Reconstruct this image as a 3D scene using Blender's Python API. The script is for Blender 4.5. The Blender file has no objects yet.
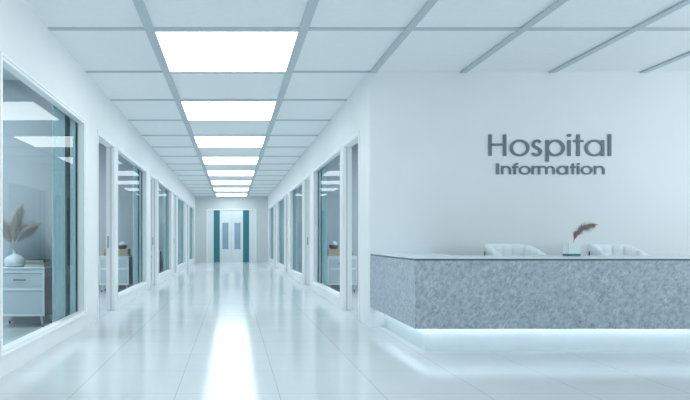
import bpy, bmesh, math, random
from mathutils import Vector, Matrix
random.seed(7)
C = bpy.context.scene.collection
PI = math.pi

# ------------------------------------------------------------------ materials
def newmat(name):
    m = bpy.data.materials.new(name); m.use_nodes = True
    nt = m.node_tree; nt.nodes.clear()
    out = nt.nodes.new('ShaderNodeOutputMaterial')
    return m, nt, out

def pbr(name, col, rough=0.5, spec=0.5, metal=0.0, noise=0.0, nscale=8.0, bump=0.0, bscale=60.0):
    m, nt, out = newmat(name)
    p = nt.nodes.new('ShaderNodeBsdfPrincipled')
    p.inputs['Base Color'].default_value = (*col, 1)
    p.inputs['Roughness'].default_value = rough
    p.inputs['Specular IOR Level'].default_value = spec
    p.inputs['Metallic'].default_value = metal
    tc = nt.nodes.new('ShaderNodeTexCoord')
    if noise:
        n = nt.nodes.new('ShaderNodeTexNoise'); n.inputs['Scale'].default_value = nscale
        n.inputs['Detail'].default_value = 4
        nt.links.new(tc.outputs['Object'], n.inputs['Vector'])
        r = nt.nodes.new('ShaderNodeValToRGB')
        r.color_ramp.elements[0].position = 0.3; r.color_ramp.elements[1].position = 0.7
        r.color_ramp.elements[0].color = (*[c * (1 - noise) for c in col], 1)
        r.color_ramp.elements[1].color = (*[min(1, c * (1 + noise)) for c in col], 1)
        nt.links.new(n.outputs['Fac'], r.inputs['Fac'])
        nt.links.new(r.outputs['Color'], p.inputs['Base Color'])
    if bump:
        n2 = nt.nodes.new('ShaderNodeTexNoise'); n2.inputs['Scale'].default_value = bscale
        nt.links.new(tc.outputs['Object'], n2.inputs['Vector'])
        b = nt.nodes.new('ShaderNodeBump'); b.inputs['Strength'].default_value = bump
        b.inputs['Distance'].default_value = 0.01
        nt.links.new(n2.outputs['Fac'], b.inputs['Height'])
        nt.links.new(b.outputs['Normal'], p.inputs['Normal'])
    nt.links.new(p.outputs[0], out.inputs[0])
    return m

def emit(name, col, s):
    m, nt, out = newmat(name)
    e = nt.nodes.new('ShaderNodeEmission')
    e.inputs[0].default_value = (*col, 1); e.inputs[1].default_value = s
    nt.links.new(e.outputs[0], out.inputs[0])
    return m

def glass_mat(name, refl=0.13, tint=(0.93, 0.975, 0.985)):
    m, nt, out = newmat(name)
    tr = nt.nodes.new('ShaderNodeBsdfTransparent'); tr.inputs[0].default_value = (*tint, 1)
    gl = nt.nodes.new('ShaderNodeBsdfGlossy'); gl.inputs['Roughness'].default_value = 0.0
    ge = nt.nodes.new('ShaderNodeNewGeometry')
    sub = nt.nodes.new('ShaderNodeMath'); sub.operation = 'SUBTRACT'; sub.inputs[0].default_value = 1
    nt.links.new(ge.outputs['Backfacing'], sub.inputs[1])
    mul = nt.nodes.new('ShaderNodeMath'); mul.operation = 'MULTIPLY'
    mul.inputs[0].default_value = refl; nt.links.new(sub.outputs[0], mul.inputs[1])
    mx = nt.nodes.new('ShaderNodeMixShader')
    nt.links.new(mul.outputs[0], mx.inputs[0]); nt.links.new(tr.outputs[0], mx.inputs[1]); nt.links.new(gl.outputs[0], mx.inputs[2])
    nt.links.new(mx.outputs[0], out.inputs[0])
    return m

def floor_mat():
    m, nt, out = newmat('polished_floor_tile')
    p = nt.nodes.new('ShaderNodeBsdfPrincipled')
    tc = nt.nodes.new('ShaderNodeTexCoord')
    sep = nt.nodes.new('ShaderNodeSeparateXYZ'); nt.links.new(tc.outputs['Object'], sep.inputs[0])
    def line(sock, off):
        a = nt.nodes.new('ShaderNodeMath'); a.operation = 'ADD'; a.inputs[1].default_value = 66.7 - off + 0.3335
        nt.links.new(sock, a.inputs[0])
        w = nt.nodes.new('ShaderNodeMath'); w.operation = 'MODULO'; w.inputs[1].default_value = 0.667
        nt.links.new(a.outputs[0], w.inputs[0])
        s = nt.nodes.new('ShaderNodeMath'); s.operation = 'SUBTRACT'; s.inputs[1].default_value = 0.3335
        nt.links.new(w.outputs[0], s.inputs[0])
        ab = nt.nodes.new('ShaderNodeMath'); ab.operation = 'ABSOLUTE'; nt.links.new(s.outputs[0], ab.inputs[0])
        lt = nt.nodes.new('ShaderNodeMath'); lt.operation = 'LESS_THAN'; lt.inputs[1].default_value = 0.003
        nt.links.new(ab.outputs[0], lt.inputs[0])
        return lt.outputs[0]
    mxm = nt.nodes.new('ShaderNodeMath'); mxm.operation = 'MAXIMUM'
    nt.links.new(line(sep.outputs['X'], 0.30), mxm.inputs[0]); nt.links.new(line(sep.outputs['Y'], 3.90), mxm.inputs[1])
    n = nt.nodes.new('ShaderNodeTexNoise'); n.inputs['Scale'].default_value = 2.5; n.inputs['Detail'].default_value = 6
    nt.links.new(tc.outputs['Object'], n.inputs['Vector'])
    r = nt.nodes.new('ShaderNodeValToRGB')
    r.color_ramp.elements[0].position = 0.3; r.color_ramp.elements[1].position = 0.75
    r.color_ramp.elements[0].color = (*FLOOR_A, 1); r.color_ramp.elements[1].color = (*FLOOR_B, 1)
    nt.links.new(n.outputs['Fac'], r.inputs['Fac'])
    mx = nt.nodes.new('ShaderNodeMixRGB'); mx.inputs[2].default_value = (0.42, 0.475, 0.5, 1)
    nt.links.new(mxm.outputs[0], mx.inputs[0]); nt.links.new(r.outputs[0], mx.inputs[1])
    nt.links.new(mx.outputs[0], p.inputs['Base Color'])
    p.inputs['Roughness'].default_value = 0.11
    p.inputs['IOR'].default_value = 1.42
    n3 = nt.nodes.new('ShaderNodeTexNoise'); n3.inputs['Scale'].default_value = 55
    nt.links.new(tc.outputs['Object'], n3.inputs['Vector'])
    b = nt.nodes.new('ShaderNodeBump'); b.inputs['Strength'].default_value = 0.05; b.inputs['Distance'].default_value = 0.01
    nt.links.new(n3.outputs['Fac'], b.inputs['Height']); nt.links.new(b.outputs[0], p.inputs['Normal'])
    nt.links.new(p.outputs[0], out.inputs[0])
    return m

def stone_mat():
    m, nt, out = newmat('blue_grey_slate')
    p = nt.nodes.new('ShaderNodeBsdfPrincipled')
    tc = nt.nodes.new('ShaderNodeTexCoord')
    # coarse mottling
    n1 = nt.nodes.new('ShaderNodeTexNoise'); n1.inputs['Scale'].default_value = 26; n1.inputs['Detail'].default_value = 8; n1.inputs['Roughness'].default_value = .78
    n1.inputs['Distortion'].default_value = 0.15
    nt.links.new(tc.outputs['Object'], n1.inputs['Vector'])
    r1 = nt.nodes.new('ShaderNodeValToRGB')
    e = r1.color_ramp.elements
    e[0].position = .34; e[0].color = (.215, .27, .335, 1)
    e[1].position = .68; e[1].color = (.54, .60, .655, 1)
    x = r1.color_ramp.elements.new(.5); x.color = (.375, .435, .50, 1)
    nt.links.new(n1.outputs['Fac'], r1.inputs['Fac'])
    # slanting pale scratches / cleft lines
    mp = nt.nodes.new('ShaderNodeMapping'); mp.inputs['Scale'].default_value = (75, 40, 9)
    mr = nt.nodes.new('ShaderNodeMapping'); mr.inputs['Rotation'].default_value = (0.5, -0.65, 0.0)
    nt.links.new(tc.outputs['Object'], mr.inputs[0]); nt.links.new(mr.outputs[0], mp.inputs[0])
    n2 = nt.nodes.new('ShaderNodeTexNoise'); n2.inputs['Scale'].default_value = 1.0; n2.inputs['Detail'].default_value = 3; n2.inputs['Distortion'].default_value = 0.9
    nt.links.new(mp.outputs[0], n2.inputs['Vector'])
    r2 = nt.nodes.new('ShaderNodeValToRGB')
    r2.color_ramp.elements[0].position = .53; r2.color_ramp.elements[0].color = (0, 0, 0, 1)
    r2.color_ramp.elements[1].position = .76; r2.color_ramp.elements[1].color = (1, 1, 1, 1)
    nt.links.new(n2.outputs['Fac'], r2.inputs['Fac'])
    mx = nt.nodes.new('ShaderNodeMixRGB'); mx.inputs[2].default_value = (.60, .655, .70, 1)
    nt.links.new(r2.outputs[0], mx.inputs[0]); nt.links.new(r1.outputs[0], mx.inputs[1])
    nt.links.new(mx.outputs[0], p.inputs['Base Color'])
    p.inputs['Roughness'].default_value = .42
    b = nt.nodes.new('ShaderNodeBump'); b.inputs['Strength'].default_value = .5; b.inputs['Distance'].default_value = .01
    nt.links.new(n1.outputs['Fac'], b.inputs['Height']); nt.links.new(b.outputs[0], p.inputs['Normal'])
    nt.links.new(p.outputs[0], out.inputs[0])
    return m

FLOOR_A = (.61, .65, .67); FLOOR_B = (.65, .685, .70)
M = dict(
    wall=pbr('wall_paint', (.845, .87, .88), .6, .3, noise=.012, nscale=3, bump=.03, bscale=90),
    reception=pbr('reception_wall_paint', (.80, .835, .85), .55, .3, noise=.012, nscale=2, bump=.03, bscale=90),
    back=pbr('far_wall_paint', (.63, .67, .685), .6, .3, noise=.02, nscale=3),
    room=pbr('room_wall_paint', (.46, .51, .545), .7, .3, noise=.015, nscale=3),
    tile=pbr('ceiling_tile', (.85, .88, .89), .85, .1, noise=.012, nscale=14, bump=.05, bscale=220),
    grid=pbr('ceiling_bar_metal', (.50, .57, .60), .45, .4, noise=.01),
    trim=pbr('white_lacquer', (.90, .92, .925), .3, .5, noise=.01),
    glass=glass_mat('window_glass'),
    floor=floor_mat(), stone=stone_mat(),
    top=pbr('counter_top_solid_surface', (.66, .74, .78), .22, .5, noise=.015, nscale=20),
    edge=pbr('counter_edge_strip', (.09, .13, .165), .4, .5, noise=.02),
    plinth=pbr('plinth_white', (.70, .78, .82), .35, .5, noise=.01),
    letter=pbr('letter_steel', (.135, .185, .22), .45, .5, noise=.03, nscale=20),
    teal=pbr('teal_panel', (.028, .195, .225), .35, .5, noise=.04),
    doorglass=pbr('frosted_blue_glass', (.30, .41, .55), .12, .6, noise=.03),
    doorwhite=pbr('door_white', (.76, .83, .85), .35, .5, noise=.01),
    curtain=pbr('teal_sheer_fabric', (.33, .455, .475), .9, .1, noise=.07, nscale=25),
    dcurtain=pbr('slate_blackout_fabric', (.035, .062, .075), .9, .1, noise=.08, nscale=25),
    cab=pbr('cabinet_white', (.72, .79, .82), .4, .4, noise=.01),
    cabfront=pbr('cabinet_front_grey', (.52, .60, .645), .45, .4, noise=.015),
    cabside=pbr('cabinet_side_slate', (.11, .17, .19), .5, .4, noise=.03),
    dark=pbr('dark_metal', (.05, .065, .075), .4, .5, noise=.05),
    steel=pbr('brushed_steel', (.30, .36, .39), .35, .5, metal=.6, noise=.05),
    ceramic=pbr('white_ceramic', (.74, .80, .82), .35, .5, noise=.01),
    pages=pbr('book_pages', (.62, .63, .60), .9, .1, noise=.06, nscale=40),
    tanpages=pbr('yellowed_pages', (.50, .44, .33), .9, .1, noise=.06, nscale=40),
    teal_cover=pbr('dark_teal_cover', (.035, .10, .115), .6, .3, noise=.05),
    tan_cover=pbr('tan_cover', (.46, .40, .29), .7, .3, noise=.05),
    grey_cover=pbr('grey_cover', (.50, .52, .52), .7, .3, noise=.05),
    bowl=pbr('brown_glaze', (.10, .07, .04), .4, .5, noise=.2, nscale=30),
    gold=pbr('ochre_glaze', (.42, .29, .13), .5, .4, noise=.15, nscale=30),
    plume=pbr('dried_plume', (.80, .765, .73), .95, .05, noise=.15, nscale=40),
    bplume=pbr('brown_plume', (.44, .385, .345), .95, .05, noise=.2, nscale=60),
    stemmat=pbr('dry_stem', (.42, .40, .33), .8, .2, noise=.1),
    chair=pbr('white_chair_fabric', (.80, .86, .88), .75, .2, noise=.02, nscale=30),
    lamp=emit('panel_glow', (.875, .965, 1.0), 4.6),
    led=emit('led_glow', (.86, .96, 1.0), 20.0),
)

# ------------------------------------------------------------------ mesh helpers
def bm_new(): return bmesh.new()

def box(bm, x0, x1, y0, y1, z0, z1):
    x0, x1 = sorted((x0, x1)); y0, y1 = sorted((y0, y1)); z0, z1 = sorted((z0, z1))
    v = [bm.verts.new(p) for p in ((x0, y0, z0), (x1, y0, z0), (x1, y1, z0), (x0, y1, z0), (x0, y0, z1), (x1, y0, z1), (x1, y1, z1), (x0, y1, z1))]
    for f in ((3, 2, 1, 0), (4, 5, 6, 7), (0, 1, 5, 4), (1, 2, 6, 5), (2, 3, 7, 6), (3, 0, 4, 7)):
        bm.faces.new([v[i] for i in f])

def ring(bm, x0, x1, y0, y1, z0, z1, wy, wz0, wz1):
    """rectangular frame in the YZ plane, thickness x0..x1"""
    box(bm, x0, x1, y0, y0 + wy, z0, z1); box(bm, x0, x1, y1 - wy, y1, z0, z1)
    if wz0: box(bm, x0, x1, y0 + wy, y1 - wy, z0, z0 + wz0)
    box(bm, x0, x1, y0 + wy, y1 - wy, z1 - wz1, z1)

def prism(bm, pts, z0, z1):
    lo = [bm.verts.new((x, y, z0)) for x, y in pts]; hi = [bm.verts.new((x, y, z1)) for x, y in pts]
    n = len(pts)
    bm.faces.new(lo[::-1]); bm.faces.new(hi)
    for i in range(n): bm.faces.new((lo[i], lo[(i + 1) % n], hi[(i + 1) % n], hi[i]))

def tube(bm, pts, radii, seg=10, cap=True):
    pts = [Vector(p) for p in pts]; rings = []
    for i, p in enumerate(pts):
        d = (pts[min(i + 1, len(pts) - 1)] - pts[max(i - 1, 0)]).normalized()
        a = d.orthogonal().normalized() if abs(d.z) > .9 else d.cross(Vector((0, 0, 1))).normalized()
        b = d.cross(a)
        rings.append([bm.verts.new(p + radii[i] * (math.cos(2 * PI * k / seg) * a + math.sin(2 * PI * k / seg) * b)) for k in range(seg)])
    for i in range(len(rings) - 1):
        for k in range(seg):
            bm.faces.new((rings[i][k], rings[i][(k + 1) % seg], rings[i + 1][(k + 1) % seg], rings[i + 1][k]))
    if cap: bm.faces.new(rings[0][::-1]); bm.faces.new(rings[-1])

def lathe(bm, prof, seg=28, cx=0, cy=0):
    rings = []
    for r, z in prof:
        if r < 1e-5: rings.append([bm.verts.new((cx, cy, z))])
        else: rings.append([bm.verts.new((cx + r * math.cos(2 * PI * k / seg), cy + r * math.sin(2 * PI * k / seg), z)) for k in range(seg)])
    for i in range(len(rings) - 1):
        a, b = rings[i], rings[i + 1]
        for k in range(seg):
            q = [a[k % len(a)], a[(k + 1) % len(a)], b[(k + 1) % len(b)], b[k % len(b)]]
            u = []
            for v in q:
                if v not in u: u.append(v)
            if len(u) >= 3: bm.faces.new(u)

def obj(name, bm, mat, parent=None, smooth=False, bevel=0, loc=None):
    bmesh.ops.recalc_face_normals(bm, faces=bm.faces)
    me = bpy.data.meshes.new(name); bm.to_mesh(me); bm.free()
    me.materials.append(mat)
    if smooth:
        for p in me.polygons: p.use_smooth = True
    o = bpy.data.objects.new(name, me); C.objects.link(o)
    if loc: o.location = loc
    if parent: o.parent = parent
    if bevel:
        b = o.modifiers.new('bevel', 'BEVEL'); b.width = bevel; b.segments = 2; b.limit_method = 'ANGLE'
    return o

def tag(o, label, cat, group=None, kind=None):
    o['label'] = label; o['category'] = cat
    if group: o['group'] = group
    if kind: o['kind'] = kind
    return o

def struct(o, label, cat): return tag(o, label, cat, kind='structure')

def empty(name, loc=(0, 0, 0), rz=0):
    o = bpy.data.objects.new(name, None); C.objects.link(o)
    o.location = loc; o.rotation_euler.z = rz; o.empty_display_size = .1
    return o

def dup(root, loc, rz=None):
    def cp(o, par):
        c = o.copy(); C.objects.link(c)
        if par: c.parent = par
        for ch in list(o.children): cp(ch, c)
        return c
    r = cp(root, None); r.location = loc
    if rz is not None: r.rotation_euler.z = rz
    return r

def simple(fn, *a):
    bm = bm_new(); fn(bm, *a); return bm

# ------------------------------------------------------------------ dimensions (metres; camera at x=0 y=0, 1 m up)
XL, XR = -1.678, 1.568          # corridor wall faces
HC = 2.924                      # ceiling
YR = 6.87                       # reception wall face
YB = 26.8                       # far wall face
TW = .076                       # partition thickness
WTOP, WBOT = 2.355, .143
WIN_K = [(8.69 + 4.755 * k, 11.66 + 4.755 * k) for k in range(4)]
DOOR_K = [(7.42 + 4.755 * k, 8.54 + 4.755 * k) for k in range(4)]
WIN_L = [(4.316, 6.83)] + WIN_K
WIN_R = WIN_K
ROOM_X = 3.6                    # depth of side rooms
YMIN = -3.0
XE = 6.6                        # right end of lobby

# ------------------------------------------------------------------ shell
fl = obj('floor', simple(box, XL - ROOM_X - .1, XE, YMIN, YB + .1, -.06, 0), M['floor'])
struct(fl, 'pale polished large format floor tiles of corridor and lobby', 'floor')
ce = obj('ceiling', simple(box, XL - ROOM_X - .1, XE, YMIN, YB + .1, HC, HC + .08), M['tile'])
struct(ce, 'pale suspended ceiling of large tiles over corridor and lobby', 'ceiling')

def wall_with_holes(bm, x0, x1, y0, y1, holes):
    y = y0
    for a, b, h0, h1 in sorted(holes):
        box(bm, x0, x1, y, a, -.03, HC)
        if h0 > 0: box(bm, x0, x1, a, b, -.03, h0)
        box(bm, x0, x1, a, b, h1, HC)
        y = b
    box(bm, x0, x1, y, y1, -.03, HC)

holesL = [(a, b, WBOT, WTOP) for a, b in WIN_L] + [(a, b, 0, WTOP) for a, b in DOOR_K]
holesR = [(a, b, WBOT, WTOP) for a, b in WIN_R] + [(a, b, 0, WTOP) for a, b in DOOR_K]
bm = bm_new(); wall_with_holes(bm, XL - TW, XL, YMIN, YB, holesL)
struct(obj('wall_left', bm, M['wall']), 'long white corridor wall on the left with windows and doorways', 'wall')
bm = bm_new(); wall_with_holes(bm, XR, XR + TW, YR + TW, YB, holesR)
struct(obj('wall_right', bm, M['wall']), 'white corridor wall on the right with windows and doorways', 'wall')
struct(obj('wall_reception', simple(box, XR, XE, YR, YR + TW, 0, HC), M['reception']), 'plain pale wall behind the reception counter carrying the lettering', 'wall')
bm = bm_new(); dx0, dx1, dtop = -1.185, 1.06, 2.365
box(bm, XL - ROOM_X, dx0, YB, YB + .1, 0, HC); box(bm, dx1, XR + ROOM_X, YB, YB + .1, 0, HC); box(bm, dx0, dx1, YB, YB + .1, dtop, HC)
struct(obj('wall_back', bm, M['back']), 'grey end wall of the corridor around the double door', 'wall')
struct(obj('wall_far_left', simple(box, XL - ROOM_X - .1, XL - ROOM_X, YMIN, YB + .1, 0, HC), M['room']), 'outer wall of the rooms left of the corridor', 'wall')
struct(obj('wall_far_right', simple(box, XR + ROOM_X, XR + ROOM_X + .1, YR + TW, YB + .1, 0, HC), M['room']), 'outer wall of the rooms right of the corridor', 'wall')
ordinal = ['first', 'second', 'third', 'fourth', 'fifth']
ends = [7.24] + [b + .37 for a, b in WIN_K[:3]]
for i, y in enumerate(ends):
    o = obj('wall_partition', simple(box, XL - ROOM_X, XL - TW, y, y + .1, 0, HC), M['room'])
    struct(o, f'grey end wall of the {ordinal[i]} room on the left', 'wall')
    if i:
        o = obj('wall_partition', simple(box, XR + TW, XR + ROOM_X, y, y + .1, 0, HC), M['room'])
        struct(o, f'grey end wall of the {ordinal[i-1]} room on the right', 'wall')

# ceiling bars
bm = bm_new()
LB = [(-.80, -.718), (.606, .686), (1.568, 1.638), (2.605, 2.675), (3.62, 3.69), (4.665, 4.735), (5.70, 5.77)]
for x0, x1 in LB[:2]: box(bm, x0, x1, YMIN, YB, HC - .018, HC)
for x0, x1 in LB[2:]: box(bm, x0, x1, YMIN, YR, HC - .018, HC)
CBY = [5.46 + 1.394 * k for k in range(-6, 16)]
for y in CBY:
    if y > YB - .1 or y < YMIN + .1: continue
    xr = XR if y > YR - .2 else XE
    xs = [XL] + [v for p in LB if p[1] < xr for v in p] + [xr]
    for i in range(0, len(xs), 2):
        box(bm, xs[i], xs[i + 1], y - (.02 if i != 2 else .02), y + (.03 if i != 2 else .055), HC - .013, HC)
gr = obj('ceiling_grid', bm, M['grid'], ce); gr['label'] = 'grey metal bars between ceiling tiles'

# ceiling lights: every other bay of the centre row
lights = []
for k in range(-2, 8):
    y0 = CBY[6] + .057 + 2.788 * k; y1 = y0 + 1.394 - .079
    if y1 > YB: y1 = YB - .1
    r = empty('ceiling_light', (-.056, (y0 + y1) / 2, HC))
    hw, hd = .661, (y1 - y0) / 2
    bm = bm_new()
    w = .006
    box(bm, -hw, hw, -hd, -hd + w, -.014, 0); box(bm, -hw, hw, hd - w, hd, -.014, 0)
    box(bm, -hw, -hw + w, -hd + w, hd - w, -.014, 0); box(bm, hw - w, hw, -hd + w, hd - w, -.014, 0)
    obj('light_frame', bm, M['trim'], r)
    obj('diffuser', simple(box, -hw + w, hw - w, -hd + w, hd - w, -.012, -.001), M['lamp'], r)
    lights.append(r)
    if k >= 0:
        nm = ['nearest and largest', 'second nearest', 'third nearest', 'fourth nearest', 'fifth nearest', 'third from the far end', 'second from the far end', 'farthest'][k]
        lab = f'glowing white square ceiling light panel, {nm} of the corridor row'
    else:
        lab = f'glowing white square ceiling light panel over the lobby, {-k} bay{"s" if k < -1 else ""} nearer than the picture'
    tag(r, lab, 'ceiling light', 'ceiling light panels along the corridor')

# ------------------------------------------------------------------ windows and doorways
wn = 0; dn = 0
for side, xf, wins in ((-1, XL, WIN_L), (1, XR, WIN_R)):
    sname = 'left' if side < 0 else 'right'
    for i, (a, b) in enumerate(wins):
        wn += 1
        r = empty(f'window_{wn}', (xf, (a + b) / 2, WBOT))
        hl = (b - a) / 2; H = WTOP - WBOT
        X = lambda d: side * d      # d > 0 goes into the wall
        bm = bm_new(); ring(bm, X(-.004), X(TW), -hl, hl, 0, H, .055, .05, .045)
        obj('window_frame', bm, M['trim'], r, bevel=.004)
        bm = bm_new(); ring(bm, X(-.014), X(-.004), -hl, hl, 0, H, .022, .022, .022)
        obj('trim_lip', bm, M['trim'], r, bevel=.003)
        obj('glass_pane', simple(box, X(.061), X(.069), -hl + .055, hl - .055, .05, H - .045), M['glass'], r)
        pl = (['nearest', 'second', 'third', 'fourth', 'farthest'] if side < 0 else ['nearest', 'second', 'third', 'farthest'])[i]
        struct(r, f'{pl} tall white framed window in the {sname} corridor wall', 'window')
    for i, (a, b) in enumerate(DOOR_K):
        dn += 1
        r = empty(f'door_{dn}', (xf, (a + b) / 2, 0)); hl = (b - a) / 2
        bm = bm_new(); ring(bm, X(-.004), X(TW + .04), -hl, hl, 0, WTOP, .05, 0, .045)
        obj('door_frame', bm, M['trim'], r, bevel=.004)
        bm = bm_new(); ring(bm, X(-.014), X(-.004), -hl, hl, 0, WTOP, .022, 0, .022)
        obj('trim_lip', bm, M['trim'], r, bevel=.003)
        bm = bm_new(); box(bm, X(.028), X(.04), hl - .062, hl - .05, 0, WTOP - .05); box(bm, X(.028), X(.04), -hl + .05, -hl + .062, 0, WTOP - .05)
        obj('door_stop', bm, M['trim'], r)
        if side < 0 or i: o = obj('strike_plate', simple(box, X(.078), X(.096), hl - .054, hl - .05, .88, 1.05), M['steel'], r, bevel=.001); o['label'] = 'grey metal strike plate'
        o = obj('door_seal', simple(box, X(.040), X(.048), hl - .056, hl - .05, 0, WTOP - .05), M['steel'], r); o['label'] = 'thin grey seal strip'
        pl = ['nearest', 'second', 'third', 'farthest'][i]
        struct(r, f'{pl} open white framed doorway in the {sname} corridor wall', 'door')

# far double door
dn += 1
r = empty(f'door_{dn}', (-.0625, YB, 0)); W2 = (dx1 - dx0) / 2
bm = bm_new()
box(bm, -W2, -W2 + .06, -.03, .1, 0, dtop); box(bm, W2 - .06, W2, -.03, .1, 0, dtop); box(bm, -W2 + .06, W2 - .06, -.03, .1, dtop - .055, dtop)
obj('door_frame', bm, M['trim'], r, bevel=.006)
for s in (-1, 1):
    def bx(u0, u1, y0, y1, z0, z1): return simple(box, s * u0, s * u1, y0, y1, z0, z1)
    o = obj('side_panel', bx(.79, W2 - .06, .01, .06, 0, dtop - .055), M['doorwhite'], r, bevel=.004)
    o = obj('accent_panel', bx(.52, .79, -.005, .05, 0, dtop - .055), M['teal'], r, bevel=.004); o['label'] = 'dark teal upright panel'
    bm = bm_new()                       # leaf with its glazing slot left open
    g0, g1, gz0, gz1 = .135, .405, .57, 1.75
    for (u0, u1, z0, z1) in ((.004, g0, .01, dtop - .06), (g1, .515, .01, dtop - .06), (g0, g1, .01, gz0), (g0, g1, gz1, dtop - .06)):
        box(bm, s * u0, s * u1, .012, .055, z0, z1)
    lf = obj('door_leaf', bm, M['doorwhite'], r)
    o = obj('glass_pane', bx(g0, g1, .025, .035, gz0, gz1), M['doorglass'], lf); o['label'] = 'pale blue glass strip'
    bm = bm_new(); tube(bm, [(s * .05, .012, .92), (s * .05, -.035, .92), (s * .05, -.035, 1.16), (s * .05, .012, 1.16)], [.012] * 4, 8)
    obj('door_handle', bm, M['trim'], lf)
struct(r, 'white double door with dark teal side panels at corridor end', 'door')

# ------------------------------------------------------------------ curtains
def curtain_bm(y0, y1, z0, z1, amp, pitch, th=.006, seed=0):
    bm = bm_new(); rnd = random.Random(seed)
    n = max(24, int((y1 - y0) / pitch * 14)); nz = 14
    ph = rnd.random() * 6
    def off(y, t):
        u = (y - y0) / pitch * 2 * PI + ph
        return amp * (math.sin(u + .25 * math.sin(t * 3)) + .25 * math.sin(2.3 * u + t)) * (.75 + .25 * (1 - t))
    F, B = [], []
    for j in range(nz + 1):
        t = j / nz; z = z0 + (z1 - z0) * t
        F.append([bm.verts.new((off(y0 + (y1 - y0) * i / n, t), y0 + (y1 - y0) * i / n, z)) for i in range(n + 1)])
        B.append([bm.verts.new((off(y0 + (y1 - y0) * i / n, t) + th, y0 + (y1 - y0) * i / n, z)) for i in range(n + 1)])
    for j in range(nz):
        for i in range(n):
            bm.faces.new((F[j][i], F[j][i + 1], F[j + 1][i + 1], F[j + 1][i]))
            bm.faces.new((B[j][i], B[j + 1][i], B[j + 1][i + 1], B[j][i + 1]))
        bm.faces.new((F[j][0], F[j + 1][0], B[j + 1][0], B[j][0])); bm.faces.new((F[j][n], B[j][n], B[j + 1][n], F[j + 1][n]))
    for i in range(n):
        bm.faces.new((F[0][i], B[0][i], B[0][i + 1], F[0][i + 1])); bm.faces.new((F[nz][i], F[nz][i + 1], B[nz][i + 1], B[nz][i]))
    return bm
protos = {}
def put_curtain(kind, loc, side, label):
    if kind not in protos:
        if kind == 'wide': bm, mt = curtain_bm(-.88, -.42, .02, HC - .1, .015, .13, seed=1), M['curtain']
        elif kind == 'narrow': bm, mt = curtain_bm(-.22, .0, .02, HC - .1, .013, .12, seed=2), M['curtain']
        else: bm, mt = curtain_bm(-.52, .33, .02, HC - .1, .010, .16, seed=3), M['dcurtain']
        o = obj('curtain', bm, mt, smooth=True); protos[kind] = o
    else:
        o = protos[kind].copy(); C.objects.link(o)
    o.location = loc
    tag(o, label, 'curtain', 'curtains at the corridor windows')
for side, xf, wins in ((-1, XL, WIN_L), (1, XR, WIN_R)):
    sname = 'left' if side < 0 else 'right'
    names = (['nearest', 'second', 'third', 'fourth', 'farthest'] if side < 0 else ['nearest', 'second', 'third', 'farthest'])
    for (a, b), pl in zip(wins, names):
        ze = b - .055
        put_curtain('wide', (xf + side * .102, ze, 0), side, f'wide pale teal curtain behind the {pl} window on the {sname}')
        put_curtain('narrow', (xf + side * .102, ze, 0), side, f'narrow pale teal curtain strip beside the far jamb of the {pl} {sname} window')
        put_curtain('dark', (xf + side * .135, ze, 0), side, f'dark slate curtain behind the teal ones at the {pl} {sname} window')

# ------------------------------------------------------------------ cabinets in the rooms
def make_cabinet():
    r = empty('cabinet')
    w, d = .28, .42; z0, z1 = .135, .675
    bm = bm_new()
    box(bm, -w + .022, w - .022, 0, d, z1 - .052, z1 - .006)     # top rail
    box(bm, -w + .022, w - .022, 0, d, .425, .46)               # middle rail
    box(bm, -w + .022, w - .022, 0, d, z0, z0 + .03)            # bottom
    box(bm, -w + .022, w - .022, d - .015, d, z0 + .03, z1 - .052)
    obj('body', bm, M['cab'], r)
    obj('cabinet_top', simple(box, -w - .006, w + .006, -.012, d, z1 - .006, z1 + .012), M['cab'], r, bevel=.003)
    for s in (-1, 1):
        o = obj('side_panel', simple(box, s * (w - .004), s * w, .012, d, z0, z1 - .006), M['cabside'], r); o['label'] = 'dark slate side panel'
        obj('front_stile', simple(box, s * (w - .022), s * w, -.004, .012, z0, z1 - .006), M['cab'], r)
        obj('inner_side', simple(box, s * (w - .022), s * (w - .004), .012, d, z0, z1 - .006), M['cab'], r)
    dr = obj('drawer', simple(box, -w + .026, w - .026, .006, .3, .463, z1 - .055), M['cabfront'], r, bevel=.002)
    bm = bm_new(); tube(bm, [(-.062, .006, .545), (-.062, -.018, .545), (.062, -.018, .545), (.062, .006, .545)], [.007] * 4, 8)
    o = obj('handle', bm, M['dark'], dr); o['label'] = 'dark metal bar handle'
    obj('door', simple(box, -w + .026, w - .026, .006, .03, z0 + .033, .422), M['cabfront'], r, bevel=.002)
    for sx in (-1, 1):
        for y in (.05, d - .05):
            bm = bm_new(); tube(bm, [(sx * (w - .055), y, z0), (sx * (w - .035), y, .035)], [.017, .012], 10)
            lg = obj('leg', bm, M['cab'], r, smooth=True)
            bm = bm_new(); tube(bm, [(sx * (w - .035), y, .035), (sx * (w - .03), y, 0)], [.0125, .010], 10)
            o = obj('foot_cap', bm, M['dark'], lg); o['label'] = 'dark foot cap'
    return r
CAB_TOP = .687
cab = make_cabinet()
cabs = []
def place_cab(x, y, label):
    o = cab if not cabs else dup(cab, (x, y, 0))
    o.location = (x, y, 0); cabs.append(o)
    tag(o, label, 'cabinet', 'white cabinets in the side rooms')
place_cab(-2.405, 6.77, 'white cabinet with one drawer under the bulb vase, in the nearest left room')
place_cab(-2.26, 11.42, 'white cabinet with tan books seen through the second left window')
place_cab(2.08, 11.42, 'white cabinet with books and bowl seen through the nearest right window')
place_cab(-2.26, 16.20, 'white cabinet with dark side low behind the third left window')

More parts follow.
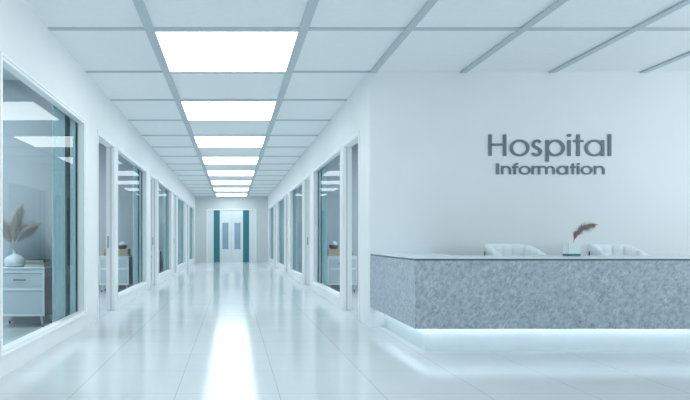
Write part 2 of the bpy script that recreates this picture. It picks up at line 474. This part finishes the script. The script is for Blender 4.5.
# ---- vase and pampas on the first cabinet
bm = bm_new()
lathe(bm, [(0, 0), (.075, 0), (.096, .02), (.105, .05), (.10, .085), (.078, .115), (.040, .138), (.019, .150), (.017, .175), (.024, .190), (.019, .190), (.013, .172), (.012, .15), (0, .148)], 32)
for q in bm.verts: q.co.x *= 1.14; q.co.y *= 1.14
vx, vy = -2.52, 6.93
v = obj('vase', bm, M['ceramic'], smooth=True, loc=(vx, vy, CAB_TOP))
tag(v, 'white bulb-shaped ceramic vase on cabinet behind the nearest left window', 'vase')

def plume_bms(base, pts, rad, n, length, rnd, droop=.4):
    """stem plus a feathery head following pts (list of Vectors)"""
    sb = bm_new(); tube(sb, [base] + pts, [.0028] * 2 + [.002] * (len(pts) - 1), 6)
    hb = bm_new()
    P = [Vector(p) for p in pts]
    def at(t):
        f = t * (len(P) - 1); i = min(int(f), len(P) - 2); return P[i].lerp(P[i + 1], f - i), (P[i + 1] - P[i]).normalized()
    for k in range(n):
        t = rnd.random() ** .9
        c, d = at(t)
        env = rad * (math.sin(PI * min(1, .12 + t * .9)) ** .7)
        a = rnd.random() * 2 * PI
        o1 = d.orthogonal().normalized(); o2 = d.cross(o1)
        side = math.cos(a) * o1 + math.sin(a) * o2
        L = length * (.6 + .6 * rnd.random()) * (.55 + .45 * (1 - t))
        p0 = c; p1 = c + d * L * .5 + side * env * .5 * rnd.random(); p2 = c + d * L * (.6 + .8 * rnd.random()) + side * env * (.25 + 1.2 * rnd.random() ** 1.5) - Vector((0, 0, droop * env * rnd.random()))
        wv = d.cross(side).normalized() * (.0010 + .0012 * rnd.random())
        q = [hb.verts.new(p) for p in (p0 - wv, p0 + wv, p1 - wv * 1.2, p1 + wv * 1.2, p2)]
        hb.faces.new((q[0], q[1], q[3], q[2])); hb.faces.new((q[2], q[3], q[4]))
    return sb, hb
def put_plume(name, base, pts, rad, n, length, mat, label, seed, group=None):
    base = Vector(base)
    r = empty(name, base)
    sb, hb = plume_bms(Vector((0, 0, 0)), [Vector(p) - base for p in pts], rad, n, length, random.Random(seed))
    obj('stem', sb, M['stemmat'], r); obj('feather_head', hb, mat, r)
    tag(r, label, 'dried plume', group)
def VP(px, py, dy=0):            # points around the vase, metres
    y = vy + dy
    return ((px - 232.8) / 600 * y, y, 1 + (239.6 - py) / 600 * y)
b0 = (vx, vy, CAB_TOP + .152)
g = 'pampas plumes in the bulb vase'
put_plume('pampas_plume', b0, [VP(13.5, 243), VP(14.5, 232), VP(17, 220), VP(21, 208)], .15, 4200, .12, M['plume'], 'grey beige pampas plume standing tallest in the bulb vase', 3, g)
put_plume('pampas_plume', b0, [VP(15.5, 244, -.02), VP(20, 235, -.02), VP(27, 229, -.02), VP(37, 225, -.02)], .125, 3600, .10, M['plume'], 'grey beige pampas plume leaning right in the bulb vase', 4, g)
put_plume('pampas_plume', b0, [VP(11, 244, .02), VP(8, 236, .02), VP(4.5, 228, .02), VP(1, 221, .02)], .125, 3600, .10, M['plume'], 'grey beige pampas plume leaning left in the bulb vase', 5, g)

# ---- books
def book(x0, x1, y0, y1, z, h, cover, label, group, spine=1, paper='pages'):
    r = empty('book', ((x0 + x1) / 2, (y0 + y1) / 2, z)); w, d = (x1 - x0) / 2, (y1 - y0) / 2
    t = .003
    bm = bm_new(); box(bm, -w, w, -d, d, 0, t); box(bm, -w, w, -d, d, h - t, h); box(bm, spine * (w - t), spine * w, -d, d, t, h - t)
    obj('cover', bm, M[cover], r, bevel=.001)
    obj('pages', simple(box, -w + .004, w - .004, -d + .006, d - .004, t, h - t), M[paper], r)
    tag(r, label, 'book', group)
g = 'books on the nearest left cabinet'
z = CAB_TOP
for i, (x0, x1, y0, h, cv, lab) in enumerate(((-2.375, -2.145, 6.82, .030, 'grey_cover', 'grey book at the bottom of the stack beside the bulb vase'),
                                  (-2.365, -2.15, 6.84, .024, 'grey_cover', 'grey book in the middle of the stack beside the bulb vase'),
                                  (-2.37, -2.155, 6.83, .026, 'teal_cover', 'dark teal book on top of the stack beside the bulb vase'))):
    book(x0, x1, y0, y0 + .29, z, h, cv, lab, g); z += h + .0005
def decor(x_edge, side, where):
    """books, bowl, pale flower ball and little bottle on a far cabinet; x_edge: edge nearest the corridor"""
    z = CAB_TOP; s = side
    g = f'books on the cabinet {where}'
    for h, cv, nm, ins in ((.045, 'tan_cover', 'lowest', 0), (.04, 'tan_cover', 'middle', .006), (.045, 'tan_cover', 'topmost', .003)):
        x0, x1 = sorted((x_edge + s * (.02 + ins), x_edge + s * (.25 + ins)))
        book(x0, x1, 11.45, 11.75, z, h, cv, f'thick tan book, {nm} of the stack {where}', g, spine=-s, paper='tanpages'); z += h + .0005
    bx = x_edge + s * .15
    bm = bm_new(); lathe(bm, [(0, 0), (.05, 0), (.085, .025), (.095, .06), (.085, .075), (.078, .072), (.085, .058), (.075, .03), (0, .012)], 24)
    b = obj('bowl', bm, M['bowl'], smooth=True, loc=(bx, 11.58, z)); tag(b, f'dark brown glazed bowl on tan books {where}', 'bowl')
    bm = bm_new(); bmesh.ops.create_icosphere(bm, subdivisions=3, radius=.062)
    rnd = random.Random(9)
    for vv in bm.verts: vv.co *= 1 + .16 * math.sin(vv.co.x * 90) * math.sin(vv.co.y * 80 + 1) + .08 * math.sin(vv.co.z * 110)
    f = obj('flower_ball', bm, M['ceramic'], smooth=True, loc=(bx, 11.58, z + .085)); tag(f, f'pale crinkled ball resting in brown bowl {where}', 'ornament')
    bm = bm_new(); lathe(bm, [(0, 0), (.028, 0), (.034, .02), (.032, .075), (.014, .10), (.012, .13), (.016, .135), (.011, .135), (0, .125)], 20)
    t = obj('bottle_vase', bm, M['gold'], smooth=True, loc=(x_edge + s * .475, 11.56, CAB_TOP)); tag(t, f'small ochre bottle vase seen through the doorway {where}', 'vase')
decor(-1.98, -1, 'in the second room on the left')
decor(1.80, 1, 'in the nearest room on the right')

# ------------------------------------------------------------------ reception counter
ZC, ZS = .842, .227          # counter top height, underside of stone
YF = 5.19; XS = 1.575; XEND = 5.6; YD = 5.98; XRD = 2.28
ctr = empty('reception_counter', ((XS + XEND) / 2, (YF + YD) / 2, 0))
off = Vector(ctr.location)
def L(bm, x0, y0, x1, xr, yd, z0, z1):
    pts = [(x0, y0), (x1, y0), (x1, yd), (xr, yd), (xr, YR - .002), (x0, YR - .002)]
    prism(bm, [(x - off.x, y - off.y) for x, y in pts], z0, z1)
obj('countertop', simple(L, XS - .004, YF - .004, XEND + .004, XRD, YD, ZC - .009, ZC), M['top'], ctr)
o = obj('edge_strip', simple(L, XS + .004, YF + .004, XEND - .004, XRD - .01, YD - .01, ZC - .024, ZC - .009), M['edge'], ctr); o['label'] = 'dark shadow-gap strip under the top'
obj('stone_cladding', simple(L, XS, YF, XEND, XRD - .02, YD - .02, ZS, ZC - .024), M['stone'], ctr)
PI_ = .157
obj('plinth', simple(L, XS + PI_, YF + .196, XEND - PI_, XRD - .12, YD - .12, 0, ZS), M['plinth'], ctr)
bm = bm_new()
for (x0, x1, y0, y1) in ((XS + .091, XEND - .091, YF + .121, YF + .127), (XS + .091, XS + .097, YF + .127, YR - .01)):
    box(bm, x0 - off.x, x1 - off.x, y0 - off.y, y1 - off.y, ZS - .004, ZS)
o = obj('led_strip', bm, M['led'], ctr); o['label'] = 'glowing white light strip under the stone'
bm = bm_new()
for (x0, x1, y0, y1) in ((XS + .083, XEND - .083, YF + .113, YF + .121), (XS + .083, XS + .091, YF + .121, YR - .002)):
    box(bm, x0 - off.x, x1 - off.x, y0 - off.y, y1 - off.y, ZS - .014, ZS)
obj('light_shield', bm, M['plinth'], ctr)
tag(ctr, 'long reception counter clad in blue-grey stone with white lit plinth', 'counter')

# ---- box vase on the counter
bx, by, s = 2.02 + 1.318, 5.79, .055
bx = (571.5 - 232.8) / 600 * by
r = empty('vase', (bx, by, ZC))
bm = bm_new()
t = .004; zb, zt = .022, .128
box(bm, -s, s, -s, -s + t, zb, zt); box(bm, -s, s, s - t, s, zb, zt); box(bm, -s, -s + t, -s + t, s - t, zb, zt); box(bm, s - t, s, -s + t, s - t, zb, zt)
obj('vase_body', bm, M['ceramic'], r)
o = obj('vase_base', simple(box, -s, s, -s, s, 0, .022), M['teal'], r); o['label'] = 'dark teal base'
tag(r, 'small white square vase with teal base on the reception counter', 'vase')
def CP(px, py): return ((px - 232.8) / 600 * by, by, 1 + (239.6 - py) / 600 * by)
put_plume('dried_plume', (bx - .01, by, ZC + .023), [CP(574, 240.5), CP(575.5, 235.5), CP(581, 229), CP(589, 225.5), CP(594, 225)], .055, 1300, .065, M['bplume'], 'brown feathery plume curving out of the square counter vase', 6)

# ------------------------------------------------------------------ chairs
def make_chair():
    r = empty('reception_chair')
    ztop, zarm, zbot = .955, .66, .42
    nch = 11; per = 8; n = nch * per; amax = math.radians(118)
    def topz(a):
        u = min(1, max(0, (abs(a) - math.radians(42)) / math.radians(76)))
        return ztop - (ztop - zarm) * (u ** 2.1)
    bm = bm_new(); rows_in, rows_out = [], []
    nv = 10
    def pt(a, t, inner):
        z = zbot + (topz(a) - zbot) * t
        flare = 1 + .10 * t
        rad = (.348 if not inner else .292) * flare
        # rounded rim
        if t > .9:
            q = (t - .9) / .1; mid = .32 * flare; k = math.sqrt(max(0, 1 - q * q))
            rad = mid + (rad - mid) * k
        frac = (a + amax) / (2 * amax) * nch
        bul = abs(math.sin(PI * frac))
        rad += (-.024 if inner else .006) * (bul ** .45) * (1 if t < .9 else (1 - (t - .9) / .1))
        z2 = z - (.004 * (1 - bul ** .6) if t > .85 else 0)
        return (rad * math.sin(a), rad * math.cos(a), z2)
    ts = [0, .12, .25, .4, .55, .7, .8, .88, .92, .96, .985, 1]
    for t in ts:
        rows_in.append([bm.verts.new(pt(-amax + 2 * amax * i / n, t, True)) for i in range(n + 1)])
        rows_out.append([bm.verts.new(pt(-amax + 2 * amax * i / n, t, False)) for i in range(n + 1)])
    for j in range(len(ts) - 1):
        for i in range(n):
            bm.faces.new((rows_in[j][i], rows_in[j][i + 1], rows_in[j + 1][i + 1], rows_in[j + 1][i]))
            bm.faces.new((rows_out[j][i], rows_out[j + 1][i], rows_out[j + 1][i + 1], rows_out[j][i + 1]))
        for e in (0, n):
            bm.faces.new((rows_in[j][e], rows_in[j + 1][e], rows_out[j + 1][e], rows_out[j][e]))
    for i in range(n):
        bm.faces.new((rows_in[0][i], rows_out[0][i], rows_out[0][i + 1], rows_in[0][i + 1]))
        bm.faces.new((rows_in[-1][i], rows_in[-1][i + 1], rows_out[-1][i + 1], rows_out[-1][i]))
    bmesh.ops.remove_doubles(bm, verts=bm.verts, dist=.0003)
    obj('backrest', bm, M['chair'], r, smooth=True)
    bm = bm_new(); lathe(bm, [(0, .40), (.215, .40), (.232, .415), (.236, .44), (.232, .475), (.21, .49), (.12, .497), (0, .50)], 36)
    obj('seat', bm, M['chair'], r, smooth=True)
    bm = bm_new(); lathe(bm, [(0, .385), (.2, .385), (.2, .40), (0, .40)], 32)
    obj('seat_frame', bm, M['dark'], r)
    for a in (45, 135, 225, 315):
        c, s_ = math.cos(math.radians(a)), math.sin(math.radians(a))
        bm = bm_new(); tube(bm, [(.17 * c, .17 * s_, .388), (.26 * c, .26 * s_, 0)], [.016, .010], 12)
        obj('leg', bm, M['dark'], r, smooth=True)
    bm = bm_new(); tube(bm, [(-.15, .10, .395), (-.31, .16, .45), (-.366, .187, .70), (-.362, .183, .875)], [.014, .014, .013, .006], 10)
    o = obj('back_brace', bm, M['dark'], r, smooth=True); o['label'] = 'dark metal brace behind the shell'
    return r
ch = make_chair()
yc = 6.28
ch.location = ((523.5 - 232.8) / 600 * yc, yc, 0); ch.rotation_euler.z = math.radians(27)
tag(ch, 'white channel-tufted tub chair left of the square vase behind the counter', 'chair', 'chairs behind the reception counter')
c2 = dup(ch, ((628 - 232.8) / 600 * yc, yc, 0))
tag(c2, 'white channel-tufted tub chair right of the square vase behind the counter', 'chair', 'chairs behind the reception counter')

# ------------------------------------------------------------------ wall lettering
DEP = .011
KW = 600 / (YR - DEP)           # letter faces lie on the plane y = YR - DEP; sizes below in 1/KW metres
STEP = [0]
def ribbon(bm, pts, wx, wy, closed=False):
    """stroke of horizontal thickness wx / vertical thickness wy along pts"""
    P = [Vector(p) for p in pts]; n = len(P); l, rr = [], []
    for i in range(n):
        if closed: d = P[(i + 1) % n] - P[i - 1]
        else: d = P[min(i + 1, n - 1)] - P[max(i - 1, 0)]
        d.normalize(); nn = Vector((-d.y, d.x))
        o = Vector((nn.x * wx / 2, nn.y * wy / 2))
        l.append(P[i] + o); rr.append(P[i] - o)
    def w3(p, y): return ((p.x - 232.8) / KW, y, 1 + (239.6 - p.y) / KW)
    STEP[0] = (STEP[0] + 1) % 4
    y0, y1 = YR - DEP - .0012 * STEP[0], YR
    LF = [bm.verts.new(w3(p, y0)) for p in l]; RF = [bm.verts.new(w3(p, y0)) for p in rr]
    LB_ = [bm.verts.new(w3(p, y1)) for p in l]; RB = [bm.verts.new(w3(p, y1)) for p in rr]
    m = n if closed else n - 1
    for i in range(m):
        j = (i + 1) % n
        bm.faces.new((LF[i], LF[j], RF[j], RF[i])); bm.faces.new((LB_[i], RB[i], RB[j], LB_[j]))
        bm.faces.new((LF[i], LB_[i], LB_[j], LF[j])); bm.faces.new((RF[i], RF[j], RB[j], RB[i]))
    if not closed:
        for k in (0, n - 1): bm.faces.new((LF[k], RF[k], RB[k], LB_[k]))
def arc(cx, cy, rx, ry, a0, a1, n=28):
    return [(cx + rx * math.cos(math.radians(a0 + (a1 - a0) * i / n)), cy - ry * math.sin(math.radians(a0 + (a1 - a0) * i / n))) for i in range(n + 1)]
def vbar(bm, xc, y0, y1, w): ribbon(bm, [(xc, y0), (xc, y1)], w, w)
def hbar(bm, x0, x1, yc_, w): ribbon(bm, [(x0, yc_), (x1, yc_)], w, w)
def oval(bm, x0, x1, y0, y1, wx, wy): ribbon(bm, arc((x0 + x1) / 2, (y0 + y1) / 2, (x1 - x0 - wx) / 2, (y1 - y0 - wy) / 2, 0, 360, 48)[:-1], wx, wy, True)
def dot(bm, cx, cy, rx, ry):
    pts = arc(cx, cy, rx / 2, ry / 2, 0, 360, 20)[:-1]
    ribbon(bm, pts, rx * .98, ry * .98, True)
def letters(name, centre, label, defs):
    r = empty(name, centre)
    for ch_, fn in defs:
        bm = bm_new(); fn(bm)
        for v_ in bm.verts: v_.co -= Vector(centre)
        obj('letter', bm, M['letter'], r)
    tag(r, label, 'sign')
T, B, XT = 134.4, 155.9, 139.8      # cap top, baseline, x-height
W, V = 3.1, 2.1
def fH(b): vbar(b, 490.3, T, B, W); vbar(b, 504.9, T, B, W); hbar(b, 490.3, 504.9, 144.5, V)
def fo(b): oval(b, 510, 529.7, 139.5, 156.3, W, V)
def fs(b):
    cx = 537
    p = arc(cx + .2, 144.0, 3.7, 3.35, 25, 240, 18) + [(cx - .3, 147.4), (cx + 1.2, 148.4)] + arc(cx - .4, 151.6, 4.1, 3.5, 40, -155, 18)
    ribbon(b, p, 3.0, 2.5)
def fp(b): vbar(b, 547.5, 140, 161.6, W); oval(b, 546, 565.1, 139.5, 156.3, W, V)
def fi(b): vbar(b, 569.4, 140, B, W); dot(b, 569.4, 135.3, 2.2, 1.6)
def ft(b): vbar(b, 578.4, T, B, W); hbar(b, 573.6, 583.6, 141, 2.0)
def fa(b): oval(b, 585, 604.6, 139.5, 156.3, W, V); vbar(b, 603.0, 140, B, W)
def fl_(b): vbar(b, 609.8, T - .3, B, W)
PX = lambda x, y: ((x - 232.8) / KW, YR, 1 + (239.6 - y) / KW)
letters('sign_lettering', PX(550, 156), 'large raised dark grey word Hospital on the reception wall',
        [('H', fH), ('o', fo), ('s', fs), ('p', fp), ('i', fi), ('t', ft), ('a', fa), ('l', fl_)])
T2, B2, X2 = 163.3, 174.3, 165.8
w, v2 = 2.05, 1.5
def arch(b, xa, xb, first=True):
    if first: vbar(b, xa, X2, B2, w)
    cx, rx = (xa + xb) / 2, (xb - xa) / 2
    ribbon(b, arc(cx, X2 + v2 / 2 + 3.0, rx, 3.0, 180, 0, 16) + [(xb, B2)], w, v2)
def f2I(b): vbar(b, 497.8, T2, B2, 2.6)
def f2n(b): arch(b, 502.5, 510.2)
def f2f(b):
    ribbon(b, [(515, B2), (515, 166.2)] + arc(517.6, 166.2, 2.6, 2.6, 180, 75, 10), w, v2); hbar(b, 512.4, 518.4, 167, 1.6)
def f2o(b): oval(b, 519.1, 530.8, 165.6, 174.6, w, v2)
def f2r(b): vbar(b, 533, X2, B2, w); ribbon(b, arc(536.4, 170, 3.4, 3.4, 170, 70, 10), w, v2)
def f2m(b): arch(b, 539.4, 546.9); arch(b, 546.9, 554, False)
def f2a(b): oval(b, 557, 568.4, 165.6, 174.6, w, v2); vbar(b, 567.3, X2, B2, w)
def f2t(b): vbar(b, 573.2, T2, B2, w); hbar(b, 570.6, 576.1, 167, 1.6)
def f2i(b): vbar(b, 578.5, X2, B2, w); dot(b, 578.5, 163.9, 1.4, 1.0)
def f2p(b): oval(b, 581.1, 592.8, 165.6, 174.6, w, v2)
def f2q(b): arch(b, 595.4, 603.8)
letters('sign_lettering', PX(550, 174), 'smaller raised dark grey word Information below the large word',
        [('I', f2I), ('n', f2n), ('f', f2f), ('o', f2o), ('r', f2r), ('m', f2m), ('a', f2a), ('t', f2t), ('i', f2i), ('o', f2p), ('n', f2q)])

# ------------------------------------------------------------------ light
wd = bpy.data.worlds.new('daylight'); bpy.context.scene.world = wd; wd.use_nodes = True
bg = wd.node_tree.nodes['Background']; bg.inputs[0].default_value = (.77, .89, .95, 1); bg.inputs[1].default_value = 0.6
def area(name, loc, rot, sx, sy, power, col=(.84, .945, 1)):
    l = bpy.data.lights.new(name, 'AREA'); l.shape = 'RECTANGLE'; l.size = sx; l.size_y = sy; l.energy = power; l.color = col
    o = bpy.data.objects.new(name, l); C.objects.link(o); o.location = loc; o.rotation_euler = rot
    return o
area('daylight_from_right', (XE - .05, 3.2, 1.7), (0, math.radians(90), 0), 2.2, 6.0, 72)
# unseen fill lights added to brighten the side rooms
rl = [(-3.4, 5.6)] + [(-3.4, (a + b) / 2 - .4) for a, b in WIN_K] 
for x, y in rl: area('room_fill', (x, y, HC - .03), (0, 0, 0), 1.4, 1.4, 62)
for a, b in WIN_K: area('room_fill', (3.3, (a + b) / 2 - .4, HC - .03), (0, 0, 0), 1.4, 1.4, 62)

# ------------------------------------------------------------------ camera
cd = bpy.data.cameras.new('camera'); cam = bpy.data.objects.new('camera', cd); C.objects.link(cam)
cd.sensor_width = 36; cd.sensor_fit = 'HORIZONTAL'; cd.lens = 600 / 690 * 36
cd.shift_x = (345 - 232.8) / 690; cd.shift_y = (239.6 - 200) / 690
cd.clip_end = 200
cam.location = (0, 0, 1); cam.rotation_euler = (PI / 2, 0, 0)
sc = bpy.context.scene; sc.camera = cam
sc.view_settings.view_transform = 'Standard'; sc.view_settings.look = 'None'
sc.view_settings.gamma = 1; sc.view_settings.use_curve_mapping = False
sc.view_settings.exposure = 0.22
sc.cycles.max_bounces = 10; sc.cycles.transparent_max_bounces = 24; sc.cycles.diffuse_bounces = 6
